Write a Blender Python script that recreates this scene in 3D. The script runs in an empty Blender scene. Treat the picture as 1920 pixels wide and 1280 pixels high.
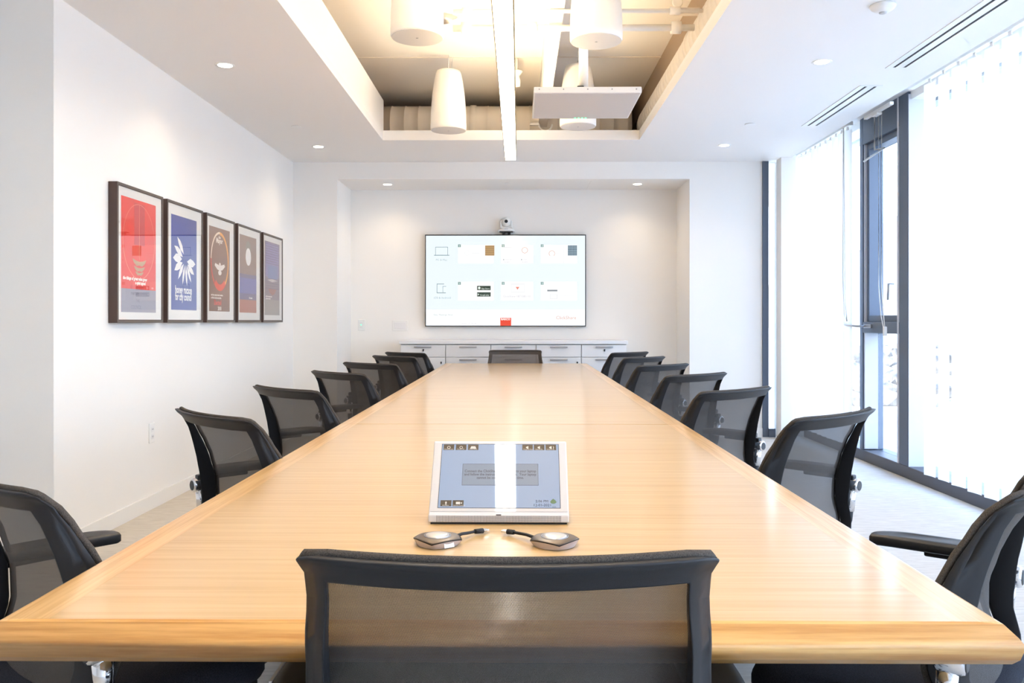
import bpy, bmesh, math, random
from mathutils import Vector, Matrix
random.seed(7)
SC = bpy.context.scene
COL = SC.collection
PI = math.pi

# ---------------------------------------------------------------- camera
cam_d = bpy.data.cameras.new('camera')
cam_d.sensor_fit = 'HORIZONTAL'; cam_d.sensor_width = 36.0
cam_d.lens = 30.0
cam_d.shift_y = -38.0/1920.0
cam_d.clip_start = 0.02; cam_d.clip_end = 2000
cam = bpy.data.objects.new('camera', cam_d); COL.objects.link(cam)
cam.location = (0, 0, 1.14)
cam.rotation_euler = (PI/2, 0, math.atan(13/1600.0))
SC.camera = cam

# ---------------------------------------------------------------- world, sun, exposure
SKY_STRENGTH = 4.5
w = bpy.data.worlds.new('world'); SC.world = w; w.use_nodes = True
nt = w.node_tree; nt.nodes.clear()
out = nt.nodes.new('ShaderNodeOutputWorld'); bg = nt.nodes.new('ShaderNodeBackground')
tc = nt.nodes.new('ShaderNodeTexCoord'); sp = nt.nodes.new('ShaderNodeSeparateXYZ')
cr = nt.nodes.new('ShaderNodeValToRGB')
nt.links.new(tc.outputs['Generated'], sp.inputs[0]); nt.links.new(sp.outputs['Z'], cr.inputs[0])
cr.color_ramp.elements[0].position = 0.0; cr.color_ramp.elements[0].color = (0.80, 0.89, 1.0, 1)
cr.color_ramp.elements[1].position = 0.7; cr.color_ramp.elements[1].color = (0.36, 0.58, 1.0, 1)
nt.links.new(cr.outputs[0], bg.inputs[0]); bg.inputs[1].default_value = SKY_STRENGTH
nt.links.new(bg.outputs[0], out.inputs[0])

sun_d = bpy.data.lights.new('sun', 'SUN'); sun_d.energy = 7.0; sun_d.angle = 0.01; sun_d.color = (1, .95, .88)
sun = bpy.data.objects.new('sun', sun_d); COL.objects.link(sun)
sun.rotation_euler = Vector((0.75, 0.35, -0.62)).to_track_quat('-Z', 'Y').to_euler()

BAR_DOWN, BAR_UP = 13.0, 34.0
SC.view_settings.view_transform = 'Standard'; SC.view_settings.look = 'None'
SC.view_settings.exposure = 1.1; SC.view_settings.gamma = 1.0
SC.view_settings.use_curve_mapping = False
SC.cycles.max_bounces = 10; SC.cycles.diffuse_bounces = 6; SC.cycles.transparent_max_bounces = 24
SC.cycles.glossy_bounces = 4; SC.cycles.transmission_bounces = 8
SC.cycles.sample_clamp_indirect = 8.0
SC.cycles.caustics_reflective = False; SC.cycles.caustics_refractive = False

# ---------------------------------------------------------------- materials
def srgb(r, g, b):
    f = lambda c: (c/255/12.92) if c/255 <= .04045 else ((c/255+.055)/1.055)**2.4
    return (f(r), f(g), f(b), 1)
def mat(name, col, rough=.5, metal=0, spec=.5, coat=0, emit=None, es=0, bump=None, trans=0):
    m = bpy.data.materials.new(name); m.use_nodes = True
    n = m.node_tree; b = n.nodes['Principled BSDF']
    b.inputs['Base Color'].default_value = col; b.inputs['Roughness'].default_value = rough
    b.inputs['Metallic'].default_value = metal; b.inputs['Specular IOR Level'].default_value = spec
    b.inputs['Coat Weight'].default_value = coat
    if emit: b.inputs['Emission Color'].default_value = emit; b.inputs['Emission Strength'].default_value = es
    if bump:
        sc_, st = bump
        t = n.nodes.new('ShaderNodeTexCoord'); nz = n.nodes.new('ShaderNodeTexNoise'); bp = n.nodes.new('ShaderNodeBump')
        nz.inputs['Scale'].default_value = sc_; nz.inputs['Detail'].default_value = 3
        bp.inputs['Strength'].default_value = st; bp.inputs['Distance'].default_value = .002
        n.links.new(t.outputs['Object'], nz.inputs['Vector']); n.links.new(nz.outputs[0], bp.inputs['Height'])
        n.links.new(bp.outputs[0], b.inputs['Normal'])
    return m
def emis(name, col, s):
    m = bpy.data.materials.new(name); m.use_nodes = True
    n = m.node_tree; n.nodes.clear(); e = n.nodes.new('ShaderNodeEmission'); o = n.nodes.new('ShaderNodeOutputMaterial')
    e.inputs[0].default_value = col; e.inputs[1].default_value = s; n.links.new(e.outputs[0], o.inputs[0]); return m
def noise_mix(name, c1, c2, scale, rough=.6, detail=6, lo=.35, hi=.65, coat=0, bump=0, spec=.5, wave=None):
    """two colours mixed by stretched noise; scale is a per-axis vector"""
    m = bpy.data.materials.new(name); m.use_nodes = True
    n = m.node_tree; b = n.nodes['Principled BSDF']
    t = n.nodes.new('ShaderNodeTexCoord'); mp = n.nodes.new('ShaderNodeMapping'); nz = n.nodes.new('ShaderNodeTexNoise')
    cr = n.nodes.new('ShaderNodeValToRGB')
    mp.inputs['Scale'].default_value = scale
    nz.inputs['Scale'].default_value = 1; nz.inputs['Detail'].default_value = detail; nz.inputs['Roughness'].default_value = .6
    n.links.new(t.outputs['Object'], mp.inputs[0]); n.links.new(mp.outputs[0], nz.inputs['Vector'])
    n.links.new(nz.outputs[0], cr.inputs[0])
    cr.color_ramp.elements[0].position = lo; cr.color_ramp.elements[0].color = c1
    cr.color_ramp.elements[1].position = hi; cr.color_ramp.elements[1].color = c2
    n.links.new(cr.outputs[0], b.inputs['Base Color'])
    b.inputs['Roughness'].default_value = rough; b.inputs['Coat Weight'].default_value = coat
    b.inputs['Coat Roughness'].default_value = .15; b.inputs['Specular IOR Level'].default_value = spec
    if bump:
        bp = n.nodes.new('ShaderNodeBump'); bp.inputs['Strength'].default_value = bump; bp.inputs['Distance'].default_value = .001
        n.links.new(nz.outputs[0], bp.inputs['Height']); n.links.new(bp.outputs[0], b.inputs['Normal'])
    return m

M = {}
M['wall'] = mat('painted_wall', (.87, .85, .82, 1), .7, bump=(220, .08))
M['ceiling'] = mat('painted_ceiling', (.86, .84, .82, 1), .75, bump=(200, .06))
M['trim'] = mat('white_trim', (.86, .85, .83, 1), .4)
M['deck'] = mat('painted_deck', (.84, .80, .74, 1), .6)
M['duct'] = mat('painted_duct', (.74, .68, .60, 1), .5)
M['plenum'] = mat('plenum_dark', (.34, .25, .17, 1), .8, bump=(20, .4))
M['carpet'] = noise_mix('carpet', srgb(188, 182, 174), srgb(212, 207, 199), (9, 60, 9), rough=.95, lo=.3, hi=.7, bump=.5, spec=.1)
M['veneer'] = noise_mix('oak_veneer', srgb(200, 158, 100), srgb(220, 184, 128), (1.6, 75, 20), rough=.32, coat=.7, lo=.3, hi=.7, bump=.05)
M['border_x'] = noise_mix('oak_edge_cross', srgb(196, 138, 68), srgb(232, 184, 116), (3.0, 70, 70), rough=.34, coat=.5, lo=.36, hi=.62, bump=.08)
M['border_y'] = noise_mix('oak_edge_long', srgb(204, 157, 96), srgb(228, 188, 130), (110, 3.0, 110), rough=.32, coat=.5, lo=.36, hi=.62, bump=.08)
M['black'] = mat('black_plastic', srgb(34, 34, 37), .5, spec=.35, bump=(900, .12))
M['black_satin'] = mat('black_soft_pad', srgb(38, 37, 38), .45)
M['matt_black'] = mat('matt_black', (.006, .006, .007, 1), .6)
M['seat'] = noise_mix('seat_fabric', srgb(28, 29, 36), srgb(52, 54, 64), (500, 500, 500), rough=.9, spec=.2)
M['piping'] = noise_mix('mesh_edge', srgb(52, 48, 46), srgb(92, 86, 80), (700, 700, 700), rough=.85, spec=.2)
M['chrome'] = mat('chrome', (.78, .78, .79, 1), .12, 1)
M['steel'] = mat('brushed_steel', (.42, .42, .44, 1), .35, 1)
M['white_pl'] = mat('white_plastic', (.84, .83, .81, 1), .35)
M['white_spk'] = mat('white_speaker_shell', (.86, .83, .78, 1), .4)
M['grille'] = mat('white_grille', (.62, .60, .59, 1), .7, bump=(1500, .3))
M['cabinet'] = mat('white_laminate', (.80, .79, .79, 1), .35)
M['gap'] = mat('shadow_gap', (.10, .09, .08, 1), .8)
M['frame_d'] = mat('walnut_frame', srgb(70, 52, 46), .5)
M['frame_e'] = mat('frame_front', srgb(92, 82, 74), .4)
M['mat_board'] = mat('mat_board', (.82, .80, .76, 1), .8)
M['mullion'] = mat('window_aluminium', srgb(86, 96, 112), .4, .3)
M['mullion_l'] = mat('window_return', srgb(196, 198, 204), .5, .0)  # pale returns, lightened further to put outside daylight into the colour
M['sill'] = mat('window_sill', srgb(84, 84, 90), .5, .2)
M['tv_edge'] = mat('tv_bezel', (.02, .02, .02, 1), .3)
M['lamp'] = emis('downlight_lens', (1, .86, .66, 1), 9)
M['bar_down'] = emis('pendant_diffuser', (1, .94, .84, 1), BAR_DOWN)
M['bar_up'] = emis('pendant_uplight', (1, .78, .50, 1), BAR_UP)
M['led_g'] = emis('green_led', (.05, 1, .2, 1), 3)
M['led_b'] = mat('blue_led', (.05, .2, .6, 1), .4)
M['vane'] = None
M['ground'] = noise_mix('outdoor_ground', (.50, .46, .40, 1), (.66, .62, .55, 1), (.4, .4, .4), rough=.9)
M['hill'] = noise_mix('dry_hill', (.15, .14, .13, 1), (.21, .19, .18, 1), (.02, .02, .02), rough=1)
M['rock'] = noise_mix('rock', (.05, .045, .04, 1), (.30, .25, .20, 1), (3, 3, 3), rough=.9)
M['conc'] = mat('facade_panel', (.55, .55, .55, 1), .8)

def vane_mat():
    m = bpy.data.materials.new('blind_fabric'); m.use_nodes = True; n = m.node_tree; n.nodes.clear()
    o = n.nodes.new('ShaderNodeOutputMaterial'); d = n.nodes.new('ShaderNodeBsdfDiffuse'); t = n.nodes.new('ShaderNodeBsdfTranslucent')
    x = n.nodes.new('ShaderNodeMixShader'); d.inputs[0].default_value = (.88, .88, .87, 1); t.inputs[0].default_value = (.86, .88, .9, 1)
    x.inputs[0].default_value = .36
    n.links.new(d.outputs[0], x.inputs[1]); n.links.new(t.outputs[0], x.inputs[2]); n.links.new(x.outputs[0], o.inputs[0]); return m
M['vane'] = vane_mat()
def glass_mat(name='window_glass', ior=1.45, tint=(.96, .985, 1, 1)):
    m = bpy.data.materials.new(name); m.use_nodes = True; n = m.node_tree; n.nodes.clear()
    o = n.nodes.new('ShaderNodeOutputMaterial'); t = n.nodes.new('ShaderNodeBsdfTransparent'); g = n.nodes.new('ShaderNodeBsdfGlossy')
    lw = n.nodes.new('ShaderNodeLayerWeight'); lw.inputs['Blend'].default_value = .5
    pw_ = n.nodes.new('ShaderNodeMath'); pw_.operation = 'POWER'; pw_.inputs[1].default_value = 5; n.links.new(lw.outputs['Facing'], pw_.inputs[0])
    f = n.nodes.new('ShaderNodeMapRange'); f.inputs['To Min'].default_value = ((ior-1)/(ior+1))**2; f.inputs['To Max'].default_value = 1.0
    n.links.new(pw_.outputs[0], f.inputs['Value'])
    x = n.nodes.new('ShaderNodeMixShader'); t.inputs[0].default_value = tint; g.inputs['Roughness'].default_value = 0.0
    n.links.new(f.outputs[0], x.inputs[0]); n.links.new(t.outputs[0], x.inputs[1]); n.links.new(g.outputs[0], x.inputs[2])
    n.links.new(x.outputs[0], o.inputs[0]); return m
M['glass'] = glass_mat()
M['pic_glass'] = glass_mat('picture_glass', 1.5, (1, 1, 1, 1))

def mesh_fabric():
    m = bpy.data.materials.new('chair_mesh'); m.use_nodes = True; n = m.node_tree; b = n.nodes['Principled BSDF']
    b.inputs['Base Color'].default_value = srgb(78, 73, 70); b.inputs['Roughness'].default_value = .7
    b.inputs['Specular IOR Level'].default_value = .2
    t = n.nodes.new('ShaderNodeTexCoord'); s = n.nodes.new('ShaderNodeSeparateXYZ'); n.links.new(t.outputs['Object'], s.inputs[0])
    def math_(op, a, b_):
        q = n.nodes.new('ShaderNodeMath'); q.operation = op
        for i, v in enumerate((a, b_)):
            if v is None: continue
            if isinstance(v, (int, float)): q.inputs[i].default_value = v
            else: n.links.new(v, q.inputs[i])
        return q.outputs[0]
    k = 2*PI/.0034
    s1 = math_('SINE', math_('MULTIPLY', math_('ADD', s.outputs['X'], s.outputs['Z']), k), None)
    s2 = math_('SINE', math_('MULTIPLY', math_('SUBTRACT', s.outputs['X'], math_('MULTIPLY', s.outputs['Z'], 1.6)), k), None)
    mx = math_('MULTIPLY', s1, s2)
    hole = math_('GREATER_THAN', mx, .12)
    fac = math_('MULTIPLY', hole, .38)
    tr = n.nodes.new('ShaderNodeBsdfTransparent'); x = n.nodes.new('ShaderNodeMixShader')
    n.links.new(fac, x.inputs[0]); n.links.new(b.outputs[0], x.inputs[1]); n.links.new(tr.outputs[0], x.inputs[2])
    n.links.new(x.outputs[0], n.nodes['Material Output'].inputs[0]); return m
M['mesh'] = mesh_fabric()

# ---------------------------------------------------------------- mesh helpers
def link(name, bm, m, parent=None, smooth=False, kind=None, label=None, loc=None):
    me = bpy.data.meshes.new(name); bm.normal_update(); bm.to_mesh(me); bm.free()
    if smooth:
        for p in me.polygons: p.use_smooth = True
    ms = m if isinstance(m, (list, tuple)) else [m]
    for q in ms: me.materials.append(M[q] if isinstance(q, str) else q)
    o = bpy.data.objects.new(name, me); COL.objects.link(o)
    if parent: o.parent = parent
    if kind: o['kind'] = kind
    if label: o['label'] = label
    if loc: o.location = loc
    return o
def thing(name, label, cat, loc=(0, 0, 0), rz=0, group=None):
    o = bpy.data.objects.new(name, None); o.empty_display_size = .05; COL.objects.link(o)
    o.location = loc; o.rotation_euler = (0, 0, rz); tag(o, label, cat, group); return o
def tag(o, label, cat, group=None):
    o['label'] = label; o['category'] = cat
    if group: o['group'] = group
    return o
def copy_tree(o, parent=None):
    c = o.copy(); COL.objects.link(c)
    if parent: c.parent = parent
    for ch in list(o.children): copy_tree(ch, c)
    return c
def box(bm, x0, y0, z0, x1, y1, z1, bev=0, seg=2):
    b = bmesh.new() if bev else bm
    v = [b.verts.new((x, y, z)) for x in (x0, x1) for y in (y0, y1) for z in (z0, z1)]
    for f in ((0, 1, 3, 2), (4, 6, 7, 5), (0, 4, 5, 1), (2, 3, 7, 6), (0, 2, 6, 4), (1, 5, 7, 3)):
        b.faces.new([v[i] for i in f])
    if bev:
        bmesh.ops.bevel(b, geom=b.edges[:], offset=bev, segments=seg, affect='EDGES', profile=.5)
        merge(bm, b)
    return bm
def merge(bm, b, mtx=None):
    if mtx is not None: bmesh.ops.transform(b, matrix=mtx, verts=b.verts[:])
    mp = {v: bm.verts.new(v.co) for v in b.verts}
    for f in b.faces:
        g = bm.faces.new([mp[v] for v in f.verts]); g.smooth = f.smooth; g.material_index = f.material_index
    b.free()
def B(*a, **k): return box(bmesh.new(), *a, **k)
def lathe(bm, prof, c=(0, 0, 0), n=32, axis='z', cap=True):
    rings = []
    for r, h in prof:
        ring = []
        for i in range(n):
            a = 2*PI*i/n; p = (r*math.cos(a), r*math.sin(a), h)
            if axis == 'x': p = (h, p[0], p[1])
            if axis == 'y': p = (p[0], h, p[1])
            ring.append(bm.verts.new((p[0]+c[0], p[1]+c[1], p[2]+c[2])))
        rings.append(ring)
    for a, b in zip(rings, rings[1:]):
        for i in range(n): f = bm.faces.new((a[i], a[(i+1) % n], b[(i+1) % n], b[i])); f.smooth = True
    if cap:
        bm.faces.new(rings[0][::-1]); bm.faces.new(rings[-1])
    return bm
def tube(bm, pts, r, n=10):
    pts = [Vector(p) for p in pts]; rs = r if isinstance(r, (list, tuple)) else [r]*len(pts)
    rings = []; up = Vector((0, 0, 1))
    for i, p in enumerate(pts):
        d = (pts[min(i+1, len(pts)-1)]-pts[max(i-1, 0)]).normalized()
        s = d.cross(up)
        if s.length < 1e-3: s = d.cross(Vector((0, 1, 0)))
        s.normalize(); t = s.cross(d)
        rings.append([bm.verts.new(p+rs[i]*(math.cos(2*PI*k/n)*s+math.sin(2*PI*k/n)*t)) for k in range(n)])
    for a, b in zip(rings, rings[1:]):
        for k in range(n): f = bm.faces.new((a[k], a[(k+1) % n], b[(k+1) % n], b[k])); f.smooth = True
    bm.faces.new(rings[0][::-1]); bm.faces.new(rings[-1])
    return bm
def prism(bm, pts, h0, h1):
    """polygon in xy extruded in z"""
    a = [bm.verts.new((x, y, h0)) for x, y in pts]; b = [bm.verts.new((x, y, h1)) for x, y in pts]
    bm.faces.new(a[::-1]); bm.faces.new(b)
    for i in range(len(pts)):
        j = (i+1) % len(pts); bm.faces.new((a[i], a[j], b[j], b[i]))
    return bm
_fonts = {}
def text_bm(s, size, bm=None, x=0, y=0, h=.0003, align='LEFT', shear=0, sx=1.0, bold=0):
    cu = bpy.data.curves.new('t', 'FONT'); cu.body = s; cu.size = size; cu.align_x = align; cu.resolution_u = 2
    cu.shear = shear; cu.offset = bold; cu.extrude = 0
    ob = bpy.data.objects.new('t', cu); me = bpy.data.meshes.new_from_object(ob)
    b = bmesh.new(); b.from_mesh(me)
    bpy.data.objects.remove(ob); bpy.data.curves.remove(cu); bpy.data.meshes.remove(me)
    for v in b.verts: v.co = Vector((v.co.x*sx+x, v.co.y+y, h))
    if bm is None: return b
    merge(bm, b); return bm
def rect(bm, x0, y0, x1, y1, h): return box(bm, x0, y0, 0, x1, y1, h)
def ring(bm, cx, cy, rx, ry, t, h, a0=0, a1=2*PI, n=40):
    V = []
    for i in range(n+1):
        a = a0+(a1-a0)*i/n
        V.append([bm.verts.new((cx+(rx-k)*math.cos(a), cy+(ry-k)*math.sin(a), h)) for k in (0, t)])
    for p, q in zip(V, V[1:]): bm.faces.new((p[0], q[0], q[1], p[1]))
    return bm
def disc(bm, cx, cy, rx, ry, h, n=28):
    bm.faces.new([bm.verts.new((cx+rx*math.cos(2*PI*i/n), cy+ry*math.sin(2*PI*i/n), h)) for i in range(n)]); return bm
def poly(bm, pts, h):
    bm.faces.new([bm.verts.new((x, y, h)) for x, y in pts]); return bm
flat = {}
def fm(c, e=0, rough=.6):
    """flat print colour (e>0: glowing screen pixel)"""
    k = (c, e)
    if k not in flat:
        flat[k] = mat('screen_print_%d_%d_%d' % c, (.01, .01, .01, 1), .03, spec=.6, emit=srgb(*c), es=e*.63) if e else mat('print_%d_%d_%d' % c, srgb(*c), rough)
    return flat[k]

# ---------------------------------------------------------------- the setting
XL, XC = -2.24, 2.62          # left wall, ceiling edge at the windows
CZ, YB, YR = 2.715, 8.44, 9.13  # ceiling height, back wall, recess back
XW, XG = 2.81, 2.93           # window frame face, glass
YN = -2.6                     # wall behind the camera
def struct(name, bm, m, parent=None, **k): return link(name, bm, m, parent, kind=None if parent else 'structure', **k)

struct('floor', B(-4.4, YN-.2, -.12, 3.05, 9.3, 0), 'carpet')
struct('wall_left', B(XL-.15, 4.09, 0, XL, YB, CZ), 'wall')
struct('wall_left_return', B(-4.4, 4.09, 0, XL-.15, 4.24, CZ), 'wall')
struct('wall_far_left', B(-4.4, YN, 0, -4.25, 4.09, CZ), 'wall')
struct('wall_rear', B(-4.4, YN-.15, 0, 3.0, YN, CZ+.2), 'wall')
RX0, RX1, RZ = -1.80, 1.685, 2.545
bm = bmesh.new()
box(bm, XL-.15, YB, 0, RX0, YB+.12, CZ)            # left of the recess
box(bm, RX0, YB, RZ, RX1, YB+.12, CZ)              # above it
box(bm, RX1, YB, 0, 2.40, YB+.12, CZ)              # right of it
box(bm, 2.56, YB+.02, 0, 3.05, YB+.14, CZ+.1)
box(bm, RX0-.12, YB+.12, 0, RX0, YR+.12, RZ+.1)    # recess cheeks
box(bm, RX1, YB+.12, 0, RX1+.12, YR+.12, RZ+.1)
box(bm, RX0, YR, 0, RX1, YR+.12, RZ+.1)            # recess back
struct('wall_back', bm, 'wall')
struct('ceiling_recess', B(RX0, YB+.12, RZ, RX1, YR, RZ+.1), 'ceiling')
struct('trim_3', B(2.52, 8.22, 0, 2.66, 8.37, CZ), 'wall')
# ceiling with its coffer opening
OX0, OX1, OY0, OY1 = -1.185, 1.045, .35, 7.42
bm = bmesh.new()
box(bm, -4.4, YN-.15, CZ, OX0, YB+.12, CZ+.06); box(bm, OX1, YN-.15, CZ, XC, YB+.12, CZ+.06)
box(bm, OX0, YN-.15, CZ, OX1, OY0, CZ+.06); box(bm, OX0, OY1, CZ, OX1, YB+.12, CZ+.06)
struct('ceiling', bm, 'ceiling')
struct('trim_1', B(OX0-.04, OY0-.04, CZ+.06, OX0, OY1+.04, 3.07), 'trim')       # tall left cheek of the coffer
bm = bmesh.new(); box(bm, OX1, OY0-.03, CZ+.06, OX1+.03, OY1+.03, CZ+.085); box(bm, OX0, OY1, CZ+.06, OX1, OY1+.03, CZ+.085)
box(bm, OX0, OY0-.03, CZ+.06, OX1, OY0, CZ+.085)
struct('trim_2', bm, 'trim')
# blind pocket above the windows
bm = bmesh.new(); box(bm, XC, YN, 2.80, 3.08, 8.6, 2.86); box(bm, XC-.02, YN, CZ+.06, XC, 8.6, 2.80)
struct('trim_4', bm, 'ceiling')
# baseboards
struct('baseboard_left', B(XL, 4.09, 0, XL+.014, YB, .085), 'trim')
bm = bmesh.new(); box(bm, XL+.014, YB-.014, 0, RX0, YB, .085); box(bm, RX1, YB-.014, 0, 2.40, YB, .085)
box(bm, RX0, YB-.014, 0, RX0+.014, YR, .085); box(bm, RX1-.014, YB-.014, 0, RX1, YR, .085)
struct('baseboard_back', bm, 'trim')
# plenum above the coffer: deck, ends
DZ = 3.3
struct('ceiling_deck', B(-4.5, YN-.3, DZ, 3.2, 10.8, DZ+.15), 'deck')
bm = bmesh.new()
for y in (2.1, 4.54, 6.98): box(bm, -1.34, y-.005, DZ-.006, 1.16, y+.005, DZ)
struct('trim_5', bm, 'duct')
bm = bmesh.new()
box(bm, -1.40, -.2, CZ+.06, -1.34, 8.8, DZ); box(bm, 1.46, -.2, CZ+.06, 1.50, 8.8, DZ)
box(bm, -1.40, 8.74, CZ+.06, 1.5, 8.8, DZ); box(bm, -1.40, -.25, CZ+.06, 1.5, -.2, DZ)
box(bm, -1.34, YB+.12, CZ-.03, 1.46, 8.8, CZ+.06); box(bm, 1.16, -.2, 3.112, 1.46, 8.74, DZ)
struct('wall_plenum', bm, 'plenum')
# outer skin so that no sun leaks in
bm = bmesh.new(); box(bm, -4.6, YN-.4, -.1, -4.5, 11, 4.0); box(bm, -4.6, YN-.5, -.1, 3.2, YN-.4, 4.0); box(bm, -4.6, 10.8, 2.6, 3.2, 10.95, 4.0)
box(bm, 3.10, YN-.4, 2.78, 3.2, 10.9, 4.0); box(bm, -4.6, 9.35, 0, 2.38, 9.5, 2.7)
struct('wall_outer', bm, 'conc')

# ---------------------------------------------------------------- windows
def frame_seg(y0, y1, z0, z1, m='mullion', x0=XW, x1=XG+.05): return B(x0, y0, z0, x1, y1, z1, bev=.004, seg=1)
struct('trim_6', B(XW, YN, 0, 3.03, 8.44, .09, bev=.006), 'sill')                 # continuous base rail
W1 = struct('window_1', frame_seg(6.19, 6.33, .09, 2.80), 'mullion')
link('mullion', frame_seg(7.00, 7.06, .09, 2.80), 'mullion', W1)
bm = bmesh.new(); box(bm, XW-.002, 6.335, .09, XW+.03, 6.36, 2.8); link('rebate', bm, 'mullion_l', W1)
link('jamb_return', B(XW+.012, 6.985, .10, XG, 7.0, 2.60), 'mullion_l', W1)
link('outer_return', B(XW+.004, 6.184, .09, XG+.05, 6.189, 2.78), 'mullion_l', W1)  # thin sheet added on the mullion side, daylight put into its pale colour
link('header', B(XW, 6.33, 2.58, XG+.05, 7.0, 2.80, bev=.004), 'mullion', W1)
link('transom', B(XW, 6.33, 1.045, XG+.05, 7.0, 1.135, bev=.006), 'mullion', W1)
bm = bmesh.new()
for a in ((6.36, 6.40, 1.135, 2.58), (6.945, 6.985, 1.135, 2.58), (6.40, 6.945, 2.53, 2.58), (6.40, 6.945, 1.135, 1.185)):
    box(bm, XW+.03, a[0], a[2], XG+.02, a[1], a[3], bev=.003)
link('sash', bm, 'mullion', W1)
link('pane', B(XG+.004, 6.40, 1.185, XG+.010, 6.945, 2.53), 'glass', W1)
link('pane', B(XG+.004, 6.33, .09, XG+.010, 6.985, 1.045), 'glass', W1)
h = link('handle', tube(bmesh.new(), [(XW-.002, 6.93, 1.10), (XW-.05, 6.93, 1.10), (XW-.06, 6.95, 1.10), (XW-.075, 7.10, 1.105), (XW-.08, 7.14, 1.12)], .009), 'steel', W1)
bm = bmesh.new(); box(bm, XW-.012, 6.82, 1.085, XW, 6.96, 1.115, bev=.004); link('handle_plate', bm, 'steel', h)
link('latch', tube(bmesh.new(), [(XW+.0, 6.42, 1.42), (XW-.04, 6.42, 1.42), (XW-.045, 6.42, 1.30)], .007), 'steel', W1)
k = 2
for y0, y1 in ((7.06, 8.44), (3.30, 6.19), (.6, 3.30), (YN, .6)):
    Wn = struct('window_%d' % k, B(XG+.004, y0, .09, XG+.010, y1, 2.80), 'glass'); k += 1
    if y0 > YN: link('mullion', frame_seg(y0-.05, y0+.0, .09, 2.80), 'mullion', Wn) if k != 3 else None
    link('head_rail', B(XW+.02, y0, 2.74, XG+.05, y1, 2.80), 'trim', Wn)
# narrow glazed slit at the end of the back wall
Wn = struct('window_6', B(2.46, YB+.05, .07, 2.56, YB+.056, CZ), 'glass')
link('jamb', B(2.40, YB-.02, .0, 2.458, YB+.12, CZ), 'mullion', Wn)
link('sill', B(2.458, YB-.04, 0, 2.52, YB+.12, .085), 'mullion', Wn)

# vertical blinds: each vane is a part; two blinds and their rails, chains
def blind(name, label, y0, y1, pitch, wv, ang):
    t = thing(name, label, 'blind', (2.72, (y0+y1)/2, 2.78))
    L = (y1-y0)/2
    link('head_rail', B(-.022, -L, -.035, .022, L, .0, bev=.004), 'white_pl', t)
    n = int((y1-y0)/pitch); first = None
    for i in range(n):
        y = -L+pitch*(i+.5)
        if first is None:
            bm = bmesh.new(); N = 5
            V = [[bm.verts.new((.006*(1-(2*j/N-1)**2), wv*(j/N-.5), z)) for z in (-2.665, -.06)] for j in range(N+1)]
            for p, q in zip(V, V[1:]): bm.faces.new((p[0], q[0], q[1], p[1]))
            o = first = link('vane', bm, 'vane', t, smooth=True)
            clip = link('vane_clip', B(-.004, -.012, -.06, .004, .012, -.035), 'white_pl', o)
        else:
            o = copy_tree(first, t)
        o.location = (0, y, random.uniform(-.003, .003)); o.rotation_euler = (0, 0, math.radians(ang+random.uniform(-5, 5)))
    return t
far_blind = blind('vertical_blind', 'white vertical vane blind on the far side of the narrow window', 7.02, 8.34, .127, .127, 14)
blind('vertical_blind', 'wide white vertical vane blind over the big glass on the right', .4, 5.94, .185, .127, 6)
link('cord', tube(bmesh.new(), [(x-2.72, y-7.68, z-2.78) for x, y, z in ((2.69, 7.10, 2.74), (2.69, 7.11, 1.5), (2.69, 7.08, 1.2), (2.69, 7.02, 1.14), (2.69, 7.06, 1.3), (2.69, 7.09, 2.74))], .0035, 6), 'white_pl', far_blind)
t = thing('blind_control', 'white bead chain hanging with a clear weight beside the narrow window', 'cord', (2.735, 6.46, 2.70))
link('chain', tube(bmesh.new(), [(0, 0, 0), (0, 0, -1.30), (.005, -.02, -1.5), (0, -.06, -1.62)], .004, 6), 'white_pl', t)
link('chain', tube(bmesh.new(), [(0, .05, 0), (0, .05, -1.30), (.005, .02, -1.52), (0, -.05, -1.64)], .004, 6), 'white_pl', t)
link('weight', B(-.012, -.075, -1.67, .012, -.045, -1.60, bev=.005), 'white_pl', t)
t = thing('blind_bracket', 'white blind rail end with carriers above the narrow window', 'blind rail', (2.70, 6.45, 2.72))
link('rail', B(-.015, -.25, -.012, .015, .22, .012, bev=.004), 'white_pl', t)
link('carrier', B(-.02, -.04, -.03, .02, .06, -.012, bev=.004), 'white_pl', t)
link('pull_wand', tube(bmesh.new(), [(.0, .05, -.03), (0, .05, -.28), (0, -.12, -.30), (0, .25, -.33)], .007, 6), 'white_pl', t)
# outside
struct('ground_outside', B(3.05, -60, -.6, 260, 300, -.35), 'ground')
bm = bmesh.new(); N = 40
rows = []
for i in range(N+1):
    x = 40+i*9
    rows.append([bm.verts.new((x, 120+j*1.0, 0)) for j in (0,)])
bm.free()
bm = bmesh.new(); G = []
for i in range(41):
    row = []
    for j in range(9):
        X = 20+i*7; s = j/8; Y = 190+s*90
        hgt = (22+9*math.sin(i*.55)+6*math.sin(i*1.3+1))*s**.8-.4
        row.append(bm.verts.new((X, Y, hgt+random.uniform(-.7, .7)*s)))
    G.append(row)
for i in range(40):
    for j in range(8): bm.faces.new((G[i][j], G[i+1][j], G[i+1][j+1], G[i][j+1]))
struct('hillside_outside', bm, 'hill', smooth=True)
bm = bmesh.new()
for i in range(90):
    yy = random.uniform(15, 24); f = random.uniform(.36, .50); r = random.uniform(.12, .34)
    mtx = Matrix.Translation((yy*f, yy, -.35+r*.3+(yy-15)*.08)) @ Matrix.Diagonal((r*1.3, r, r*.7, 1))
    bmesh.ops.create_icosphere(bm, subdivisions=1, radius=1, matrix=mtx @ Matrix.Rotation(random.random()*6, 4, 'Z'))
o = link('rock_bank', bm, 'rock'); o['kind'] = 'stuff'; tag(o, 'pale rocks heaped on the bank seen through the narrow window', 'rocks')
o['kind'] = 'stuff'

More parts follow.
